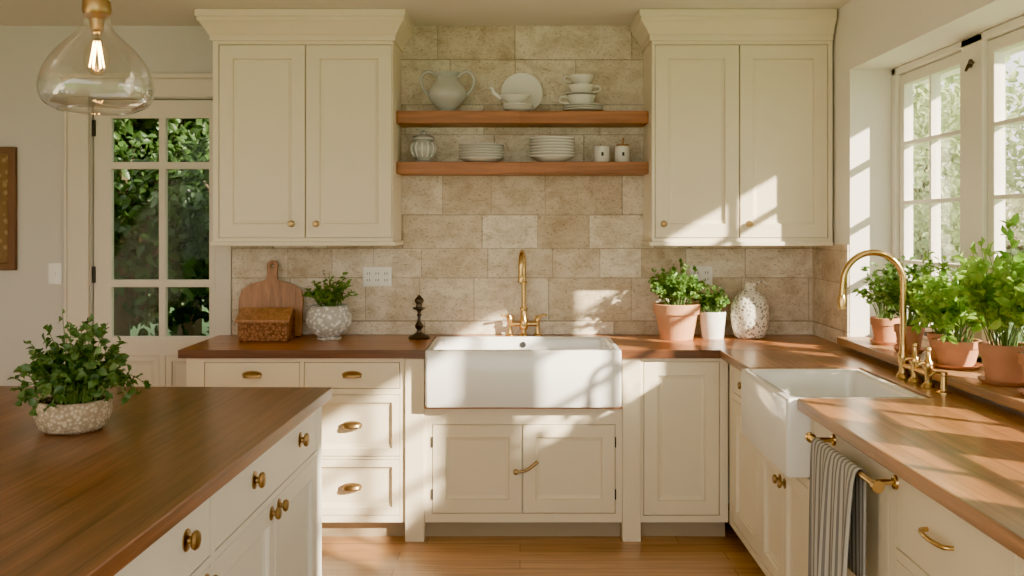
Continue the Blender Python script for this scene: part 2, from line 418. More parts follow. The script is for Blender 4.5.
def foliage(parent, c, rx, h, mat, stems=30, per=14, ll=.03, lw=.018, seed=1, spread=.9, droop=.3, r0=.02, clamp_x=None, zmin=None, xmin=None):
    rng = np.random.default_rng(seed); c = np.array(c, float)
    P = []; D = []; bm = bmesh.new()
    for s in range(stems):
        a = rng.uniform(0, 2*PI); tilt = spread*math.sqrt(rng.uniform(0, 1))
        b = c+np.array([math.cos(a), math.sin(a), 0])*r0*rng.uniform(0, 1)
        ln = h*rng.uniform(.6, 1.1)
        tip = b+np.array([math.cos(a)*rx*tilt, math.sin(a)*rx*tilt, ln*(1-.45*tilt**2)])
        mid = b+np.array([math.cos(a)*rx*tilt*.45, math.sin(a)*rx*tilt*.45, ln*(.62)])
        tip[2] -= droop*h*tilt**2*rng.uniform(0, 1)
        pts = []
        for k in range(7):
            t = k/6; q = (1-t)**2*b+2*t*(1-t)*mid+t*t*tip
            if clamp_x is not None: q[0] = min(q[0], clamp_x)
            if xmin is not None: q[0] = max(q[0], xmin)
            if zmin is not None: q[2] = max(q[2], zmin) if k > 2 else q[2]
            pts.append(q)
        addtube(bm, [Vector(q) for q in pts], [.0022, .0008], 4, cap=False)
        pts = np.array(pts)
        for k in range(per):
            t = rng.uniform(.25, 1)*6; i = min(int(t), 5); q = pts[i]+(pts[i+1]-pts[i])*(t-i)
            d = (pts[i+1]-pts[i]); d = d/(np.linalg.norm(d)+1e-9)
            o = rng.normal(size=3); o[2] = o[2]*.5+.15
            dd = d*.5+o/np.linalg.norm(o)
            P.append(q); D.append(dd)
    fin(bm, 'stems', STEM, parent)
    P = np.array(P); D = np.array(D); n = len(P)
    if clamp_x is not None:
        m = P[:, 0]+ll > clamp_x; D[m, 0] = -np.abs(D[m, 0])
    L = ll*rng.uniform(.6, 1.2, n); leaves_obj('leaves', P, D, L, L*lw/ll, mat, parent, rng)

def pot(name, x, y, z, r, h, mat, rim=True, taper=.72, saucer=False):
    e = E(name, (x, y, z))
    if saucer:
        lathe('saucer', [(0, 0), (r*.85, 0), (r*1.08, .016), (r*1.02, .016), (r*.8, .006), (0, .006)], (x, y, z), mat, e)
        z += .0065
    pr = [(0, 0), (r*taper, 0)]
    if rim: pr += [(r*.93, h*.72), (r*1.02, h*.72), (r*1.05, h*.98), (r*1.0, h), (r*.9, h*.99), (r*.86, h*.88), (0, h*.88)]
    else: pr += [(r*.99, h*.97), (r*.97, h), (r*.9, h), (r*.87, h*.9), (0, h*.9)]
    lathe('pot_body', pr, (x, y, z), mat, e)
    lathe('soil', [(0, h*.90), (r*.84, h*.885)], (x, y, z), SOIL, e, seg=24)
    return e, z+h*.9

# ------------------------------------------------------------------ room shell
XR = 1.6; XL = -4.2; ZC = 2.6; YF = -6.6
box('floor', XL-.2, XR+.3, YF, .2, -.1, 0, W_FL)
box('ceiling', XL-.2, XR+.3, YF, .2, ZC, ZC+.15, CEIL)
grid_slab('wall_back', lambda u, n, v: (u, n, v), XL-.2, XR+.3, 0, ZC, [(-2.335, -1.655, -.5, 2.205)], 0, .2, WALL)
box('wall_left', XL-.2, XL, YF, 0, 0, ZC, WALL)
YW0, YW1 = -3.93, -.57
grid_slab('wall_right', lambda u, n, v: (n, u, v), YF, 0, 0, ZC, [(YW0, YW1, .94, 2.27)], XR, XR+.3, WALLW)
box('wall_tile_back', -1.565, XR-.001, -.012, -.0005, .922, ZC-.001, TILE)
box('wall_tile_side', XR-.012, XR-.0005, YW1+.002, -.013, .922, 1.42, TILER)
boxes('baseboard_back', [(XL, -2.46, -.02, -.0005, 0, .14)], WINW, bevel=.004)
box('baseboard_left', XL+.0005, XL+.02, YF, -.021, 0, .14, WINW, bevel=.004)

# ------------------------------------------------------------------ door
boxes('trim_1', [(-2.455, -2.34, -.025, -.0005, 0, 2.21), (-1.65, -1.567, -.025, -.0005, 0, 2.21),
                 (-2.475, -1.567, -.03, -.0005, 2.21, 2.31), (-2.495, -1.567, -.05, -.0005, 2.31, 2.335),
                 (-2.47, -2.455, -.033, -.0005, 0, 2.21)], DOORP, bevel=.004)
d = E('door_1', (-2, .05, 0))
MB = lambda y0: (lambda u, n, v: (u, y0-n, v))
cols = [(-2.235, -1.975), (-1.938, -1.700)]; rows = [(1.86+.0, 2.10), (1.216, 1.822), (.906, 1.176)]
holes = [(a, b, c_, d_) for a, b in cols for c_, d_ in rows]
grid_slab('door_leaf', MB(.02), -2.33, -1.66, .01, 2.2, holes+[(-2.235, -1.975, .2, .80), (-1.938, -1.700, .2, .80)], -.04, 0, DOORP, d, bevel=.004)
for a, b in cols: panel('door_panel', MB(.025), a, b, .2, .80, DOORP, d, w=.03, t=.02)
boxes('door_glass', [(a-.005, b+.005, .035, .039, c_-.005, d_+.005) for a, b in cols for c_, d_ in rows], GLASSD, d)
boxes('hinge', [(-2.338, -2.318, .008, .0195, z, z+.09) for z in (.3, 1.2, 2.0)], IRON, d, bevel=.002)
lathe('door_knob', [(0, 0), (.024, 0), (.024, .004), (.009, .01), (.009, .03), (.024, .045), (.02, .06), (0, .062)], (-1.69, .02, .86), BRASSD, d, axis='-Y')

# ------------------------------------------------------------------ windows
wy = [(-.64, -1.28), (-1.50, -2.14), (-2.36, -3.0), (-3.22, -3.86)]
XWI = 1.80
posts = [(-.572, -.62), (-1.30, -1.48), (-2.16, -2.34), (-3.02, -3.20), (-3.88, -3.928)]
boxes('trim_2', [(XWI+.0, XWI+.08, b, a, .94, 2.268) for a, b in posts] + [(XWI, XWI+.08, -3.93, -.572, 2.235, 2.268), (XWI, XWI+.08, -3.93, -.572, .975, 1.0)], WINW, bevel=.004)
MW = lambda u, n, v: (XWI+.03-n, u, v)
for i, (a, b) in enumerate(wy):
    w = E('window_%d' % (i+1), (XWI+.03, (a+b)/2, 1.6))
    y0, y1 = b-.018, a+.018
    z0, z1 = 1.003, 2.232; fw = .05
    gy0, gy1, gz0, gz1 = y0+fw, y1-fw, z0+.06, z1-.05
    hs = []; mu = .009
    ym = (gy0+gy1)/2
    zs = [gz0+(gz1-gz0)*k/4 for k in range(5)]
    for k in range(4):
        for (p, q) in ((gy0, ym-mu), (ym+mu, gy1)):
            hs.append((p, q, zs[k]+(mu if k else 0), zs[k+1]-(mu if k < 3 else 0)))
    grid_slab('sash', MW, y0, y1, z0, z1, hs, -.035, .01, WINW, w, bevel=.003)
    box('glass', XWI+.042, XWI+.045, gy0-.01, gy1+.01, gz0-.01, gz1+.01, GLASS, w)
    boxes('stay_latch', [(XWI+.0, XWI+.019, ym-.05, ym+.05, z0+.02, z0+.035)], IRON, w)
lt = E('window_latch', (XWI-.01, -1.39, 2.16))
lathe('latch_plate', [(0, 0), (.018, 0), (.018, .006), (0, .006)], (XWI-.0005, -1.39, 2.16), BRONZE, lt, seg=16, axis='-X')
tube('latch_arm', [(XWI-.006, -1.39, 2.16), (XWI-.03, -1.41, 2.13), (XWI-.03, -1.44, 2.155), (XWI-.03, -1.47, 2.15)], .006, BRONZE, lt, smooth_path=4)
box('windowsill', 1.535, XWI+.005, YW0+.002, YW1-.002, .942, .975, W_SILL, bevel=.004)
cn = E('window_canopy', (2.1, -1, 2.3))
boxes('sun_blocker_slab', [(1.91, 2.18, -1.72, -.1, 2.27, 2.31)], WINW, cn)  # unseen slab added outside to keep high sun off the first window

# ------------------------------------------------------------------ base cabinets, back run
Y0 = -.62
M = MB(Y0)
ZT = .878
def carcass(parent, x0, x1, z1=ZT-.002):
    box('carcass', x0, x1, Y0+.021, -.002, .09, z1, CREAM, parent)
    box('toe_kick', x0, x1, Y0+.07, Y0+.09, .0, .089, CREAM_SHADE, parent)

lb = E('base_cabinet', (-1.07, -.3, 0))
c1 = (-1.512, -1.058); c2 = (-1.034, -.578)
R3 = [(.734, .856), (.408, .700), (.125, .390)]
grid_slab('face_frame', M, -1.6, -.553, .09, ZT-.001, [(a-.003, b+.003, z0-.003, z1+.003) for a, b in (c1, c2) for z0, z1 in R3], -.02, 0, CREAM, lb)
carcass(lb, -1.6, -.553)
for a, b in (c1, c2):
    for k, (z0, z1) in enumerate(R3):
        panel('drawer_front', M, a, b, z0, z1, CREAM, lb, w=.035, slab=(k == 0))
        cup_pull(M, (a+b)/2, (z0+z1)/2, lb)

sb = E('sink_base_cabinet', (.015, -.3, 0))
boxes('pilaster', [(-.55, -.458, Y0-.012, -.02, 0, ZT-.001), (.49, .578, Y0-.012, -.02, 0, ZT-.001)], CREAM, sb, bevel=.003)
dl = (-.418, .008); dr = (.014, .455)
grid_slab('face_frame', M, -.457, .489, .09, .637, [(dl[0]-.003, dr[1]+.003, .132, .56)], -.02, 0, CREAM, sb)
box('carcass', -.457, .489, Y0+.021, -.02, .09, .637, CREAM, sb)
box('toe_kick', -.457, .489, Y0+.07, Y0+.09, 0, .089, CREAM_SHADE, sb)
box('sink_ledge', -.457, .489, Y0-.02, Y0+.0, .638, .652, W_SH, sb, bevel=.002)
for a, b in (dl, dr): panel('cabinet_door', M, a, b, .135, .557, CREAM, sb, w=.06)
lathe('knob', [(0, 0), (.012, 0), (.012, .003), (.006, .006), (.006, .018), (.012, .022), (0, .03)], M(-.02, 0, .335), BRASSD, sb, axis='-Y', seg=16)
tube('latch_lever', [M(-.02, .02, .335), M(.03, .022, .345), M(.085, .02, .385)], [.006, .009], BRASSD, sb, smooth_path=4)
boxes('hinges', [(-.424, -.418, Y0-.006, Y0+.0, z, z+.05) for z in (.2, .45)]+[(.455, .461, Y0-.006, Y0, z, z+.05) for z in (.2, .45)], IRON, sb)

rb = E('base_cabinet', (.79, -.3, 0))
grid_slab('face_frame', M, .58, .998, .09, ZT-.001, [(.592, .958, .122, .862)], -.02, 0, CREAM, rb)
box('carcass', .58, .998, Y0+.021, -.002, .09, ZT-.002, CREAM, rb)
box('toe_kick', .58, .998, Y0+.07, Y0+.09, 0, .089, CREAM_SHADE, rb)
panel('cabinet_door', M, .595, .955, .125, .859, CREAM, rb, w=.065)

X0 = 1.0
MR = lambda u, n, v: (X0-n, u, v)
def run(parent, y0, y1, openings, z1=ZT-.001, zc=None):
    grid_slab('face_frame', MR, y0, y1, .09, z1, openings, -.02, 0, CREAM, parent)
    box('carcass', X0+.021, XR-.002, y0, y1, .09, z1-.001, CREAM, parent)
    box('toe_kick', X0+.07, X0+.09, y0, y1, 0, .089, CREAM_SHADE, parent)
g = .003
cc = E('base_cabinet', (1.3, -.9, 0))
run(cc, -1.195, -.642, [(-1.16-g, -.72+g, .125-g, .70+g), (-1.16-g, -.72+g, .735-g, .855+g)])
panel('cabinet_door', MR, -1.16, -.72, .125, .70, CREAM, cc, w=.06); panel('drawer_front', MR, -1.16, -.72, .735, .855, CREAM, cc, slab=True)
knob(MR, '-X', -.94, .80, cc); knob(MR, '-X', -1.10, .62, cc)
sc = E('sink_base_cabinet', (1.3, -1.6, 0))
run(sc, -1.925, -1.197, [(-1.885-g, -1.24+g, .125-g, .60+g)], z1=.636)
panel('cabinet_door', MR, -1.560, -1.24, .125, .60, CREAM, sc, w=.05); panel('cabinet_door', MR, -1.885, -1.565, .125, .60, CREAM, sc, w=.05)
knob(MR, '-X', -1.53, .54, sc, .017); knob(MR, '-X', -1.595, .54, sc, .017)
boxes('filler', [(X0, XR-.02, -1.211, -1.198, .64, ZT-.001), (X0, XR-.02, -1.924, -1.913, .64, ZT-.001), (1.43, XR-.02, -1.91, -1.215, .64, .87)], CREAM, sc)
dw = E('dishwasher', (1.3, -2.32, 0))
run(dw, -2.625, -1.927, [(-2.605-g, -1.945+g, .125-g, .86+g)])
panel('appliance_panel', MR, -2.605, -1.945, .125, .86, CREAM, dw, w=.07)
dc = E('drawer_cabinet', (1.3, -3, 0))
RR = [(.66, .86), (.40, .625), (.125, .365)]; dy = [(-3.275, -2.66), (-3.93, -3.32)]
run(dc, -3.97, -2.627, [(a-g, b+g, z0-g, z1+g) for a, b in dy for z0, z1 in RR])
for a, b in dy:
    for z0, z1 in RR:
        panel('drawer_front', MR, a, b, z0, z1, CREAM, dc, slab=True)
        yc = (a+b)/2+.04; zc = (z0+z1)/2+.01
        tube('bar_pull', [MR(yc-.07, 0, zc), MR(yc-.06, .022, zc), MR(yc, .03, zc), MR(yc+.06, .022, zc), MR(yc+.07, 0, zc)], .006, BRASS, dc, smooth_path=5)

tb = E('towel_bar', (.94, -2.45, .83))
XB = .935; ZB = .832
tube('bar', [(XB, -2.13, ZB), (XB, -2.70, ZB)], .009, BRASS, tb, seg=16)
for y in (-2.16, -2.66):
    tube('post', [(.9995, y, ZB), (XB, y, ZB)], .008, BRASS, tb)
    lathe('rosette', [(0, 0), (.02, 0), (.018, .006), (.01, .01), (0, .01)], (.9995, y, ZB), BRASS, tb, axis='-X', seg=20)
for y in (-2.117, -2.69):
    tube('finial', [(XB, y, ZB), (XB, y-.02, ZB)], .016, BRASS, tb, seg=16)

def make_towel():
    bm = bmesh.new(); ya, yb = -2.19, -2.58; nu = 60
    prof = []
    zf, zbk = .40, .52
    for k in range(16): prof.append((-.014-.004*(1-k/15), zf+(ZB-zf)*k/15, 1-k/15))
    for k in range(1, 8):
        a = PI-PI*k/8; prof.append((.0125*math.cos(a), ZB+.0125*math.sin(a), 0))
    for k in range(11): prof.append((.0135, ZB-(ZB-zbk)*k/10, k/10*.6))
    uvl = bm.loops.layers.uv.new('UVMap'); grid = []
    for (dx, z, w) in prof:
        row = []
        for i in range(nu+1):
            t = i/nu; f = math.sin(t*2*PI*4+.6)*.5+math.sin(t*2*PI*1.7)*.5
            off = (f-1)*.016*(w**.5) if dx < 0 else (f)*.004*w+.006*w
            squeeze = 1-.10*w
            y = (ya+yb)/2+(t-.5)*(yb-ya)*squeeze + .006*math.cos(t*2*PI*4)*w
            row.append(bm.verts.new((XB+dx+off, y, z+(.01*math.sin(t*3) if w == 1 else 0))))
        grid.append(row)
    for j in range(len(grid)-1):
        for i in range(nu):
            f = bm.faces.new((grid[j][i], grid[j][i+1], grid[j+1][i+1], grid[j+1][i]))
            for lp, (a, b) in zip(f.loops, [(i, j), (i+1, j), (i+1, j+1), (i, j+1)]): lp[uvl].uv = (a/nu, b/len(grid))
    o = fin(bm, 'dish_towel', TOWEL, None, smooth=True)
    md = o.modifiers.new('s', 'SOLIDIFY'); md.thickness = .0025; md.offset = 1
make_towel()

# ------------------------------------------------------------------ countertops
ct = E('countertop', (.3, -.33, .9))
MC = lambda u, n, v: (u, v, n)
SK = (-.452, .484)
grid_slab('counter_back', MC, -1.63, XR-.001, -.65, -.001, [(SK[0], SK[1], -1, -.12), (.954, 2, -1, -.649)], .88, .92, WC_X, ct, bevel=.004)
grid_slab('counter_side', MC, .954, XR-.001, -4.0, -.651, [(.5, 1.424, -1.912, -1.21)], .88, .92, WC_Y, ct, bevel=.004)

def sink(name, cx, cy, hx, hy, zb, zt):
    s = E(name, (cx, cy, zt))
    rloft('basin', (cx, cy, 0), [(hx-.004, hy-.004, .012, zb), (hx, hy, .014, zb+.006), (hx, hy, .014, zt-.008), (hx-.003, hy-.003, .014, zt-.002), (hx-.010, hy-.010, .012, zt),
          (hx-.028, hy-.028, .03, zt), (hx-.034, hy-.034, .03, zt-.005), (hx-.037, hy-.037, .035, zt-.02), (hx-.045, hy-.045, .05, zb+.06), (hx-.075, hy-.075, .05, zb+.03)], WHITE, s)
    lathe('drain', [(0, 0), (.04, 0), (.04, .003), (.03, .003), (.02, .001), (0, .001)], (cx, cy, zb+.031), BRASS, s, seg=24)
    return s
s1 = sink('farmhouse_sink', .016, -.4105, .464, .287, .655, .925)
lathe('overflow', [(0, 0), (.016, 0), (.016, .003), (.010, .004), (0, .002)], (.016, -.164, .885), DARK, s1, seg=20, axis='-Y')
s2 = sink('farmhouse_sink', 1.168, -1.561, .248, .347, .645, .918)

# ------------------------------------------------------------------ faucets
f1 = E('bridge_faucet', (.02, -.065, .92))
fx, fy = .02, -.062
for sx in (-.075, .075):
    lathe('post', [(0, 0), (.024, 0), (.024, .006), (.014, .012), (.011, .03), (.011, .075), (.015, .08), (.017, .09), (.012, .1), (.010, .108), (0, .110)], (fx+sx, fy, .9205), BRASS, f1, seg=24)
    tube('lever', [(fx+sx, fy, 1.025), (fx+sx*1.35, fy-.02, 1.032), (fx+sx*1.6, fy-.03, 1.035)], [.005, .007], BRASS, f1, smooth_path=3)
    tube('cross', [(fx+sx-.02, fy+.005, 1.022), (fx+sx+.02, fy-.005, 1.022)], .005, BRASS, f1)
tube('bridge', [(fx-.075, fy, .985), (fx+.075, fy, .985)], .013, BRASS, f1)
lathe('collar', [(0, -.03), (.018, -.03), (.024, -.02), (.024, .02), (.018, .03), (.016, .07), (.021, .076), (.021, .088), (.0, .095)], (fx, fy, .985), BRASS, f1, seg=24)
lathe('centre_base', [(0, 0), (.024, 0), (.02, .008), (.014, .014), (.014, .05), (0, .05)], (fx, fy, .9205), BRASS, f1)
arc = [(fx, fy, 1.03), (fx, fy, 1.2), (fx, fy, 1.30)]
arc += [(fx-.008*(1-math.cos(a)), fy-.075+.075*math.cos(a), 1.30+.075*math.sin(a)) for a in [PI*k/8 for k in range(1, 9)]] + [(fx-.016, fy-.15, 1.24)]
tube('spout', arc, .0125, BRASS, f1, smooth_path=3, seg=16)
lathe('spout_tip', [(0, 0), (.014, 0), (.016, .025), (.012, .035), (0, .035)], (fx-.016, fy-.15, 1.215), BRASS, f1, seg=20)
lathe('riser_ring', [(0, 0), (.017, 0), (.02, .008), (.017, .016), (0, .016)], (fx, fy, 1.2), BRASS, f1, seg=20)

f2 = E('gooseneck_faucet', (1.5, -1.5, .92))
gx, gy = 1.505, -1.45; R = .118
arc = [(gx, gy, .95), (gx, gy, 1.15), (gx, gy, 1.29)] + [(gx-R+R*math.cos(a), gy, 1.29+R*math.sin(a)) for a in [PI*k/10 for k in range(1, 11)]] + [(gx-2*R-.004, gy, 1.24)]
tube('spout', arc, .0125, BRASS, f2, smooth_path=3, seg=16)
lathe('spout_tip', [(0, 0), (.015, 0), (.018, .04), (.013, .055), (0, .055)], (gx-2*R-.005, gy, 1.185), BRASS, f2, seg=20)
lathe('base', [(0, 0), (.028, 0), (.026, .008), (.018, .016), (.016, .05), (.021, .06), (.021, .085), (.015, .1), (.015, .13), (0, .13)], (gx, gy, .9205), BRASS, f2)
for yy in (-1.56, -1.68):
    lathe('valve', [(0, 0), (.024, 0), (.022, .008), (.013, .016), (.013, .06), (.018, .068), (.018, .09), (.010, .1), (.008, .13), (.012, .135), (.010, .145), (0, .147)], (gx, yy, .9205), BRASS, f2)
    tube('lever', [(gx, yy, 1.0), (gx-.03, yy-.015, 1.01), (gx-.055, yy-.03, 1.005)], [.005, .008], BRASS, f2, smooth_path=3)
tube('bridge', [(gx, -1.45, .965), (gx, -1.68, .965)], .010, BRASS, f2)
sd = E('soap_dispenser', (1.5, -1.82, .92))
lathe('dispenser_base', [(0, 0), (.026, 0), (.026, .005), (.012, .01), (.01, .06), (.014, .064), (.014, .075), (0, .078)], (1.5, -1.82, .9205), BRASS, sd)
tube('nozzle', [(1.5, -1.82, .99), (1.47, -1.82, .995), (1.45, -1.82, .98)], .005, BRASS, sd, smooth_path=3)

# ------------------------------------------------------------------ upper cabinets
YU = -.35; MU = MB(YU)
def upper(x0, x1, doors, knobs, cl, cr_):
    e = E('wall_cabinet', ((x0+x1)/2, -.18, 2))
    zb, zt = 1.432, 2.44
    a, b = doors[0][0], doors[-1][1]
    grid_slab('face_frame', MU, x0, x1, zb, zt+.01, [(a-g, b+g, 1.452-g, 2.43+g)], -.02, 0, CREAM, e)
    box('carcass', x0, x1, YU+.021, -.013, zb, zt+.01, CREAM, e)
    for p, q in doors: panel('cabinet_door', MU, p, q, 1.452, 2.43, CREAM, e, w=.068)
    for k in knobs: knob(MU, '-Y', k, 1.522, e, .015)
    box('light_rail', x0-.012*cl, x1+.012*cr_, YU-.012, -.013, 1.41, 1.4315, CREAM, e, bevel=.004)
    prof = [(0, 2.45), (.012, 2.452), (.012, 2.478), (.02, 2.485), (.03, 2.505), (.048, 2.53), (.062, 2.545), (.062, 2.56), (.07, 2.565), (.07, 2.598)]
    bm = bmesh.new(); R_ = []
    for o, z in prof:
        R_.append([bm.verts.new(p) for p in [(x0-o*cl, -.013, z), (x0-o*cl, YU-o, z), (x1+o*cr_, YU-o, z), (x1+o*cr_, -.013, z)]])
    for p, q in zip(R_[:-1], R_[1:]):
        for k in range(4): bm.faces.new((p[k], p[(k+1) % 4], q[(k+1) % 4], q[k]))
    bm.faces.new(R_[0][::-1]); bm.faces.new(R_[-1]); fin(bm, 'crown', CREAM, e)
upper(-1.56, -.645, [(-1.528, -1.093), (-1.087, -.652+.0)], [-1.16, -1.035], 1, 1)
upper(.67, XR-.013, [(.688, 1.112), (1.118, 1.562)], [.73, 1.165], 1, 0)

for z0, z1 in ((2.045, 2.11), (1.782, 1.845)):
    box('floating_shelf', -.643, .668, -.235, -.0125, z0, z1, W_SH, bevel=.004)

# ------------------------------------------------------------------ crockery
def plate_stack(name, x, y, z, r, n, dz=.009, deep=.018, mat=CERAM):
    e = E(name, (x, y, z))
    for k in range(n):
        rr = r*(1-.012*(k % 2))
        lathe('plate', [(0, 0), (rr*.55, 0), (rr*.62, .003), (rr, deep), (rr, deep+.003), (rr*.62, .007), (0, .006)], (x, y, z+k*dz), mat, e)
    return e
ZS1, ZS2 = 2.111, 1.846
j = E('handled_urn', (-.38, -.13, ZS1))
lathe('body', [(0, 0), (.05, 0), (.055, .006), (.04, .018), (.065, .035), (.096, .072), (.104, .10), (.092, .135), (.06, .165), (.052, .19), (.062, .214), (.057, .214), (.045, .19), (.04, .15), (0, .15)], (-.385, -.125, ZS1), CERAMG, j)
for s in (-1, 1):
    tube('handle', [(-.385+s*.05, -.125, ZS1+.19), (-.385+s*.10, -.125, ZS1+.220), (-.385+s*.14, -.125, ZS1+.19), (-.385+s*.135, -.125, ZS1+.14), (-.385+s*.095, -.125, ZS1+.09)], .009, CERAMG, j, smooth_path=5, seg=10)
plate_stack('plate_stack', -.01, -.152, ZS1, .08, 3)
lp = E('display_plate', (.005, -.04, ZS1))
bm = bmesh.new(); rr = .112
lathe(None, [(0, .0), (rr*.6, 0), (rr*.66, .004), (rr, .016), (rr, .02), (rr*.64, .009), (0, .006)], (0, 0, 0), CERAM, bm=bm)
bmesh.ops.rotate(bm, verts=bm.verts, cent=(0, 0, 0), matrix=Matrix.Rotation(math.radians(82), 3, 'X'))
bmesh.ops.translate(bm, verts=bm.verts, vec=(.01, -.032, ZS1+.004+rr*.985)); fin(bm, 'plate', CERAM, lp, smooth=True)
tp = E('gravy_boat', (-.06, -.13, ZS1))
zt_ = ZS1+.040
lathe('body', [(0, 0), (.035, 0), (.04, .006), (.035, .012), (.07, .03), (.088, .05), (.085, .052), (.065, .034), (0, .02)], (-.03, -.15, zt_), CERAM, tp, sx=1., sy=.65)
tube('spout', [(-.1, -.15, zt_+.035), (-.135, -.15, zt_+.06), (-.145, -.15, zt_+.085), (-.16, -.15, zt_+.09)], [.016, .008], CERAM, tp, smooth_path=4)
cs = E('cup_stack', (.34, -.12, ZS1))
for k in range(3):
    lathe('saucer', [(0, 0), (.05, 0), (.108, .014), (.108, .017), (.05, .005), (0, .004)], (.335, -.125, ZS1+k*.012), CERAM, cs)
def cup(x, y, z, s, ang, par, mat=CERAM):
    lathe('cup', [(0, 0), (.028*s, 0), (.03*s, .004*s), (.05*s, .018*s), (.060*s, .045*s), (.057*s, .045*s), (.045*s, .018*s), (0, .008*s)], (x, y, z), mat, par, seg=28)
    dx, dy_ = math.cos(ang), math.sin(ang)
    tube('handle', [(x+dx*.055*s, y+dy_*.055*s, z+.038*s), (x+dx*.08*s, y+dy_*.08*s, z+.042*s), (x+dx*.086*s, y+dy_*.086*s, z+.022*s), (x+dx*.05*s, y+dy_*.05*s, z+.014*s)], .0045*s, mat, par, smooth_path=5, seg=8)
def saucer(x, y, z, r=.085): lathe('saucer', [(0, 0), (r*.5, 0), (r, .010), (r, .013), (r*.5, .004), (0, .003)], (x, y, z), CERAM, cs)
cup(.325, -.125, ZS1+.032, 1.3, PI, cs); saucer(.325, -.125, ZS1+.0915)
cup(.325, -.125, ZS1+.096, 1.15, 0., cs); cup(.33, -.125, ZS1+.149, 1.1, PI, cs)
plate_stack('plate_stack', -.205, -.137, ZS2, .122, 6, .014, .022)
bs = E('bowl_stack', (.17, -.137, ZS2))
for k in range(7):
    lathe('bowl', [(0, 0), (.055, 0), (.075, .008), (.122, .032), (.122, .036), (.07, .012), (0, .008)], (.17, -.137, ZS2+k*.0155), CERAM, bs)
jr = E('lidded_jar', (-.53, -.12, ZS2))
lathe('jar', [(0, 0), (.045, 0), (.05, .006), (.035, .014), (.05, .03), (.064, .06), (.066, .085), (.055, .105), (.045, .115), (.05, .12), (0, .12)], (-.515, -.12, ZS2), CERAMG, jr)
for k in range(12):
    a = 2*PI*k/12
    tube('rib', [(-.515+r_*math.cos(a), -.12+r_*math.sin(a), ZS2+z_) for r_, z_ in ((.05, .03), (.064, .06), (.066, .085), (.055, .105))], .004, CERAM, jr, seg=6, smooth_path=2)
lathe('lid', [(0, 0), (.058, 0), (.06, .01), (.05, .022), (.02, .030), (.014, .036), (.018, .044), (0, .052)], (-.515, -.12, ZS2+.1205), CERAMG, jr)
for x, h, nm in ((.435, .088, 'storage_canister'), (.545, .088, 'storage_canister')):
    e = E(nm, (x, -.12, ZS2))
    lathe('canister', [(0, 0), (.038, 0), (.041, .004), (.041, h-.003), (.038, h), (.034, h), (.034, h-.008), (0, h-.008)], (x, -.12, ZS2), CERAM, e)
    if x > .5:
        lathe('cork', [(0, h-.008), (.033, h-.008), (.033, h+.01), (.0, h+.012)], (x, -.12, ZS2), W_BD, e)
        tube('scoop', [(x, -.12, ZS2+h), (x+.004, -.12, ZS2+h+.045)], .005, W_BD, e)
    box('label', x-.006, x+.006, -.163, -.1605, ZS2+.035, ZS2+.055, DARK, e)

# ------------------------------------------------------------------ counter items
ZK = .9205
cb = E('cutting_board', (-1.35, -.06, ZK))
out = [(-.165, 0), (.165, 0), (.172, .01), (.172, .20), (.16, .245), (.12, .275), (.07, .29), (.035, .30), (.027, .32), (.028, .36)]
half = [(.03, .385), (.016, .403), (0, .408)]
outer = out + half + [(-x, z) for x, z in reversed(half[:-1])] + [(-x, z) for x, z in reversed(out[2:])]
bm = bmesh.new()
ov = [bm.verts.new((x, 0, z)) for x, z in outer]
iv = [bm.verts.new((.011*math.cos(2*PI*k/14), 0, .375+.011*math.sin(2*PI*k/14))) for k in range(14)]
ed = [bm.edges.new((ov[i], ov[(i+1) % len(ov)])) for i in range(len(ov))]+[bm.edges.new((iv[i], iv[(i+1) % 14])) for i in range(14)]
bmesh.ops.triangle_fill(bm, edges=ed, use_beauty=True)
bmesh.ops.rotate(bm, verts=bm.verts, cent=(0, 0, 0), matrix=Matrix.Rotation(math.radians(-9), 3, 'X'))
bmesh.ops.translate(bm, verts=bm.verts, vec=(-1.335, -.105, ZK+.003))
o = fin(bm, 'board', W_BD, cb); md = o.modifiers.new('s', 'SOLIDIFY'); md.thickness = .02; md.offset = 0
md = o.modifiers.new('b', 'BEVEL'); md.width = .003; md.segments = 2; md.limit_method = 'ANGLE'
bb = E('bread_box', (-1.34, -.25, ZK))
bm = bmesh.new()
x0, x1 = -1.435, -1.185
pr = [(-.335, 0), (-.345, .10), (-.25, .155), (-.165, .155), (-.165, 0)]
A = [bm.verts.new((x0, y, ZK+z)) for y, z in pr]; B = [bm.verts.new((x1, y, ZK+z)) for y, z in pr]
bm.faces.new(A); bm.faces.new(B[::-1])
for i in range(5): bm.faces.new((A[i], A[(i+1) % 5], B[(i+1) % 5], B[i]))
fin(bm, 'box_body', W_BX, bb, bevel=.008)
bm = bmesh.new()
pr = [(-.355, .098), (-.357, .112), (-.252, .170), (-.24, .163)]
A = [bm.verts.new((x0-.012, y, ZK+z)) for y, z in pr]; B = [bm.verts.new((x1+.012, y, ZK+z)) for y, z in pr]
bm.faces.new(A); bm.faces.new(B[::-1])
for i in range(4): bm.faces.new((A[i], A[(i+1) % 4], B[(i+1) % 4], B[i]))
fin(bm, 'lid', W_BD, bb, bevel=.003)

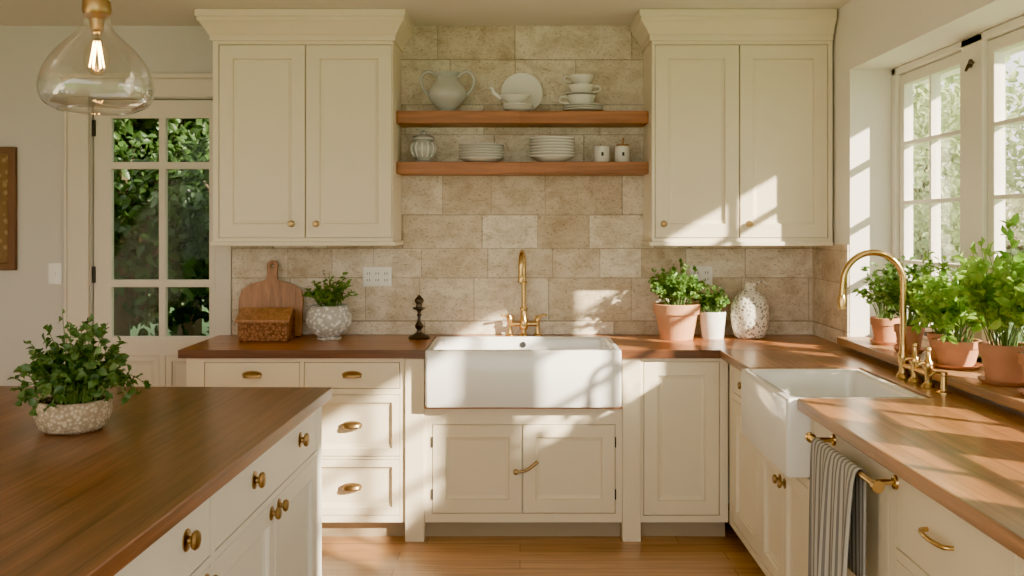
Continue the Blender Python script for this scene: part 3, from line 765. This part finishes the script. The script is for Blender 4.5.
wp = E('potted_herb', (-1.0, -.2, ZK))
lathe('pot_foot', [(0, 0), (.062, 0), (.065, .006), (.05, .014), (0, .014)], (-1.0, -.2, ZK), P_POT, wp)
lathe('pot_body', [(.05, .012), (.09, .035), (.118, .08), (.12, .11), (.108, .145), (.095, .165), (.1, .175), (.094, .177), (.088, .165), (.09, .14), (0, .14)], (-1.0, -.2, ZK), P_POT, wp)
lathe('soil', [(0, .15), (.09, .147)], (-1.0, -.2, ZK), SOIL, wp, seg=24)
foliage(wp, (-1.0, -.2, ZK+.15), .13, .19, L_GR, stems=50, per=12, ll=.026, lw=.014, seed=3, r0=.055, spread=1., droop=.3)
cd = E('candlestick', (-.52, -.18, ZK))
lathe('stick', [(0, 0), (.055, 0), (.058, .006), (.05, .014), (.03, .022), (.014, .032), (.012, .045), (.02, .055), (.024, .066), (.018, .078), (.009, .09), (.008, .115), (.014, .122), (.009, .13), (.012, .145), (.034, .156), (.036, .162), (.018, .166), (.016, .18), (.024, .192), (.024, .205), (.012, .218), (.006, .226), (0, .23)], (-.53, -.18, ZK), BRONZE, cd)

p, zt = pot('potted_basil', .82, -.2, ZK, .118, .185, TERRAL)
foliage(p, (.82, -.2, zt), .105, .22, L_GR, stems=80, per=15, ll=.030, lw=.019, seed=7, r0=.075, spread=1., droop=.15)
p, zt = pot('potted_herb', 1.015, -.17, ZK, .07, .14, CERAM, rim=False, taper=.8)
foliage(p, (1.015, -.17, zt), .065, .15, L_GR, stems=50, per=14, ll=.024, lw=.015, seed=9, r0=.04, spread=1.)
ja = E('ceramic_vase', (1.21, -.17, ZK))
lathe('vase_body', [(0, 0), (.06, 0), (.078, .012), (.094, .06), (.1, .12), (.096, .17), (.078, .215), (.05, .242), (.03, .252), (.026, .27), (.034, .292), (.030, .294), (.02, .27), (0, .26)], (1.21, -.17, ZK), P_JAR, ja)
tube('vase_handle', [(1.235, -.17, ZK+.275), (1.27, -.17, ZK+.30), (1.30, -.17, ZK+.285), (1.312, -.17, ZK+.29)], [.006, .004], P_JAR, ja, smooth_path=4)

def plate(name, x, z, w, h, y, n, toggles=False):
    e = E(name, (x, y, z))
    MM = lambda u, v, k: (u, -k, v)
    rloft('cover', (x, y, z), [(w/2, h/2, .006, 0), (w/2, h/2, .006, .003), (w/2-.004, h/2-.004, .005, .006)], PLASTIC, e, M=MM)
    for k in range(n):
        cx = x+(k-(n-1)/2)*(w/n)*.92
        if toggles: box('toggle', cx-.005, cx+.005, y-.016, y-.006, z-.012, z+.012, PLASTIC, e)
        else:
            rloft('receptacle', (cx, y-.006, z), [(.017, .035, .006, 0), (.017, .035, .006, .002), (.014, .032, .006, .002), (.013, .031, .006, .0005)], PLASTIC, e, M=MM)
            boxes('slots', [(cx-.008, cx-.005, y-.0087, y-.006, z+o, z+o+.012) for o in (-.024, .012)]+[(cx+.005, cx+.008, y-.0087, y-.006, z+o, z+o+.012) for o in (-.024, .012)], DARK, e)
plate('wall_outlet', -.775, 1.235, .155, .105, -.0125, 3)
plate('wall_outlet', .985, 1.24, .12, .105, -.0125, 2)
plate('light_switch', -2.53, 1.25, .075, .115, -.0005, 1, True)

pf = E('picture_frame', (-3, -.02, 1.6))
grid_slab('frame', lambda u, n, v: (u, -n, v), -3.28, -2.735, 1.27, 1.94, [(-3.24, -2.775, 1.31, 1.90)], .0005, .03, simple('dark_frame_wood', (.14, .06, .025), .5, var=.2), pf, bevel=.003)
box('artwork', -3.24, -2.775, -.012, -.0005, 1.31, 1.90, pattern_mat('art_print', (.20, .11, .04), (.36, .23, .09), 30, .2, .5, .1), pf)

# ------------------------------------------------------------------ island (turned slightly about its far corner)
isl = E('kitchen_island', (-.69, -1.69, 0))
XI = -.722; IY0, IY1 = -4.55, -1.72; XIL = -2.6
box('island_top', XIL-.03, -.690, IY0-.03, IY1+.03, .88, .92, W_ISL, isl, bevel=.004)
box('island_body', XIL, XI-.021, IY0, IY1, .10, .879, OFFW, isl)
box('island_toe', XIL+.06, XI-.06, IY0+.05, IY1-.05, 0, .10, CREAM_SHADE, isl)
MI = lambda u, n, v: (XI+n, u, v)
bays = [(-2.85, -1.80), (-3.99, -2.885)]
op = []
for a, b in bays: op += [(a-g, b+g, .715-g, .862+g), (a-g, b+g, .14-g, .69+g)]
grid_slab('face_frame', MI, IY0, IY1, .10, .879, op, -.02, 0, OFFW, isl)
for i, (a, b) in enumerate(bays):
    m_ = (a+b)/2
    panel('drawer_front', MI, a, b, .715, .862, OFFW, isl, slab=True)
    panel('island_door', MI, a, m_-.002, .14, .69, OFFW, isl, w=.06); panel('island_door', MI, m_+.002, b, .14, .69, OFFW, isl, w=.06)
    for k in ((-2.53, -2.03) if i == 0 else (-3.7, -3.04)): knob(MI, 'X', k, .803, isl, .022)
    if i == 0: knob(MI, 'X', m_-.04, .66, isl, .018); knob(MI, 'X', m_+.04, .66, isl, .018)
    else: knob(MI, 'X', b-.03, .66, isl, .018); knob(MI, 'X', a+.05, .66, isl, .018)
isl.rotation_euler = (0, 0, math.radians(-1.4))
ip = E('potted_ivy', (-1.3, -2.42, .9205))
lathe('pot_body', [(0, 0), (.075, 0), (.092, .012), (.106, .05), (.104, .08), (.1, .09), (.09, .09), (.092, .07), (0, .07)], (-1.30, -2.42, .9205), P_CON, ip)
lathe('soil', [(0, .08), (.09, .076)], (-1.30, -2.42, .9205), SOIL, ip, seg=24)
foliage(ip, (-1.29, -2.42, .995), .13, .26, L_IV, stems=80, per=14, ll=.028, lw=.023, seed=12, r0=.065, spread=1.08, droop=.55, zmin=.975)

# ------------------------------------------------------------------ window plants
def winplant(name, y, r, h, fr, fh, seed, ll=.045, stems=50, mat=L_BS, x=1.655, tm=TERRA, per=13):
    p, zt = pot(name, x, y, .9755, r, h, tm, saucer=True)
    foliage(p, (x, y, zt), fr, fh, mat, stems=stems, per=per, ll=ll, lw=ll*.62, seed=seed, r0=r*.7, spread=1.05, droop=.3, clamp_x=1.765, zmin=1.03, xmin=1.56)
winplant('potted_herb', -.87, .062, .115, .14, .31, 21, .03, 44, L_GR)
winplant('potted_herb', -1.14, .06, .11, .15, .32, 22, .032, 52, L_GR)
winplant('potted_herb', -1.35, .052, .10, .12, .34, 26, .034, 48, L_BS, x=1.70)
winplant('potted_basil', -1.58, .085, .10, .16, .33, 23, .042, 55)
winplant('potted_basil', -1.94, .08, .13, .17, .40, 24, .048, 60)
winplant('potted_basil', -2.2, .078, .13, .16, .38, 25, .048, 50)

# ------------------------------------------------------------------ pendant
pd = E('pendant_lamp', (-1.152, -2.6, 1.95))
px, py = -1.152, -2.6
lathe('canopy', [(0, 0), (.06, 0), (.06, -.012), (.02, -.03), (0, -.03)], (px, py, ZC-.0005), BRASSD, pd)
tube('rod', [(px, py, ZC-.03), (px, py, 2.22)], .006, BRASSD, pd)
lathe('socket_cap', [(0, 2.23), (.012, 2.225), (.014, 2.20), (.026, 2.19), (.030, 2.17), (.030, 2.13), (.036, 2.125), (.038, 2.10), (.034, 2.085), (.020, 2.075), (.017, 2.045), (0, 2.045)], (px, py, 0), BRASSD, pd)
prof = [(.034, 2.10), (.036, 2.07), (.046, 2.045), (.072, 2.02), (.106, 1.985), (.132, 1.945), (.145, 1.905), (.146, 1.872), (.132, 1.845), (.108, 1.831), (.098, 1.828)]
lathe('glass_shade', [tuple(v)[:2] for v in catmull([(a, b, 0) for a, b in prof], 3)], (px, py, 0), GLASSP, pd, seg=48)
bm = bmesh.new(); addtube(bm, [(px+.098*math.cos(2*PI*k/40), py+.098*math.sin(2*PI*k/40), 1.828) for k in range(41)], .003, 8, cap=False); fin(bm, 'rim', GLASSP, pd, smooth=True)
lathe('bulb', [(.012, 2.045), (.014, 2.02), (.028, 1.995), (.034, 1.97), (.030, 1.945), (.014, 1.925), (0, 1.922)], (px, py, 0), GLASSB, pd, seg=24)
for k in range(6):
    a = 2*PI*k/6
    tube('filament', [(px+.008*math.cos(a), py+.008*math.sin(a), 2.015), (px+.018*math.cos(a+.4), py+.018*math.sin(a+.4), 1.945)], .0018, FIL, pd, seg=6)

# ------------------------------------------------------------------ outdoors
box('ground', -40, 40, -40, 40, -.35, -.12, GRASS)
def tree_meshes(seed, mat, leaf=.13, n=6000, R_=1.5, H=4.2):
    rng = np.random.default_rng(seed)
    blobs = [(rng.uniform(-R_*.7, R_*.7), rng.uniform(-R_*.7, R_*.7), rng.uniform(.3, 1)*H, rng.uniform(.45, .9)*R_*.6) for _ in range(16)]
    P = []; D = []
    for i in range(n):
        b = blobs[rng.integers(0, 16)]; d = rng.normal(size=3); d /= np.linalg.norm(d)
        rr = b[3]*rng.uniform(.55, 1.05)
        P.append([b[0]+d[0]*rr, b[1]+d[1]*rr, max(.02, b[2]+d[2]*rr*.8)]); D.append(d+rng.normal(size=3)*.8+[0, 0, -.3])
    L = leaf*rng.uniform(.6, 1.3, n)
    lo = leaves_obj('leaves', np.array(P), np.array(D), L, L*.6, mat, None, rng)
    bm = bmesh.new()
    addtube(bm, catmull([(0, 0, -.2), (.05, 0, H*.3), (-.05, .05, H*.7), (0, 0, H)], 4), [.11, .03], 8)
    for b in blobs[:9]:
        addtube(bm, catmull([(0, 0, H*.25), (b[0]*.5, b[1]*.5, b[2]*.7), (b[0], b[1], b[2])], 4), [.045, .012], 6)
    to = fin(bm, 'trunk', BARK, None)
    return lo.data, to.data, lo, to
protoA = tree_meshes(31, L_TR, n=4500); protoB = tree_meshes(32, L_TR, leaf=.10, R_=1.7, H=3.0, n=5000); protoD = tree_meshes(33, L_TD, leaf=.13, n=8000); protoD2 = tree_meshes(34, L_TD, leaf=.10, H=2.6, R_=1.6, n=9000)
for pr_ in (protoA, protoB, protoD, protoD2):
    for o in pr_[2:]: bpy.data.objects.remove(o)
def tree(proto, x, y, s, rot, name='tree', sz=1.):
    e = E(name, (x, y, -.12))
    for me, nm in ((proto[0], 'leaves'), (proto[1], 'trunk')):
        o = bpy.data.objects.new(nm, me); scene.collection.objects.link(o); o.parent = e
    e.rotation_euler = (0, 0, rot); e.scale = (s, s, s*sz)
k = 0
for x, y, s, pr_ in [(5.6, 4.6, 1.0, protoB), (4.4, 6.2, 1.05, protoA), (8.2, 4.4, 1.2, protoB), (6.8, 1.6, .9, protoB), (9.6, 1.2, 1.2, protoA), (10.5, 6.5, 1.5, protoA), (6, 9, 1.4, protoB), (3.8, 8.5, 1.2, protoB), (3.4, 4.6, .8, protoB)]:
    tree(pr_, x, y, s, k*1.3); k += 1
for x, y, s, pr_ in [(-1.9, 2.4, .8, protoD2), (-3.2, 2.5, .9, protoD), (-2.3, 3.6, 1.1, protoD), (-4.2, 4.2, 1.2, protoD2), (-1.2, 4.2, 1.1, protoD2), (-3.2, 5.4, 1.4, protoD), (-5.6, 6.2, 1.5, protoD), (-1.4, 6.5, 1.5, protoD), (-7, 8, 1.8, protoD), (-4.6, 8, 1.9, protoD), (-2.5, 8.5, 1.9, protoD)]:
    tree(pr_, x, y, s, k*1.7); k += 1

# ------------------------------------------------------------------ light
sd_ = Vector((-1, .80, -.58)).normalized()
sun = bpy.data.lights.new('sun', 'SUN'); sun.energy = 27; sun.color = (1, .87, .66); sun.angle = math.radians(1.3)
so = bpy.data.objects.new('sun', sun); scene.collection.objects.link(so)
so.rotation_euler = sd_.to_track_quat('-Z', 'Y').to_euler(); so.location = (8, -6, 6)

w = bpy.data.worlds.new('World'); scene.world = w; w.use_nodes = True; nt = w.node_tree; nt.nodes.clear()
wo = N(nt, 'ShaderNodeOutputWorld'); bg = N(nt, 'ShaderNodeBackground')
sky = N(nt, 'ShaderNodeTexSky'); sky.sky_type = 'HOSEK_WILKIE'
sky.sun_direction = (-sd_).normalized(); sky.turbidity = 5; sky.ground_albedo = .4
mx = N(nt, 'ShaderNodeMix', data_type='RGBA'); mx.inputs[0].default_value = .7
mx.inputs[7].default_value = (1.0, .95, .88, 1)
nt.links.new(sky.outputs[0], mx.inputs[6]); nt.links.new(mx.outputs[2], bg.inputs[0])
bg.inputs[1].default_value = 4.5
nt.links.new(bg.outputs[0], wo.inputs[0])

# ------------------------------------------------------------------ camera
cam = bpy.data.cameras.new('camera'); co = bpy.data.objects.new('camera', cam); scene.collection.objects.link(co)
co.location = (0, -5.2, 1.516); co.rotation_euler = (PI/2, 0, 0)
cam.sensor_width = 36; cam.lens = 955/1024*36; cam.shift_x = -8/1024; cam.shift_y = -63/1024
cam.clip_end = 200
scene.camera = co
scene.view_settings.view_transform = 'AgX'
try: scene.view_settings.look = 'AgX - Punchy'
except Exception: pass
scene.view_settings.exposure = 0.8
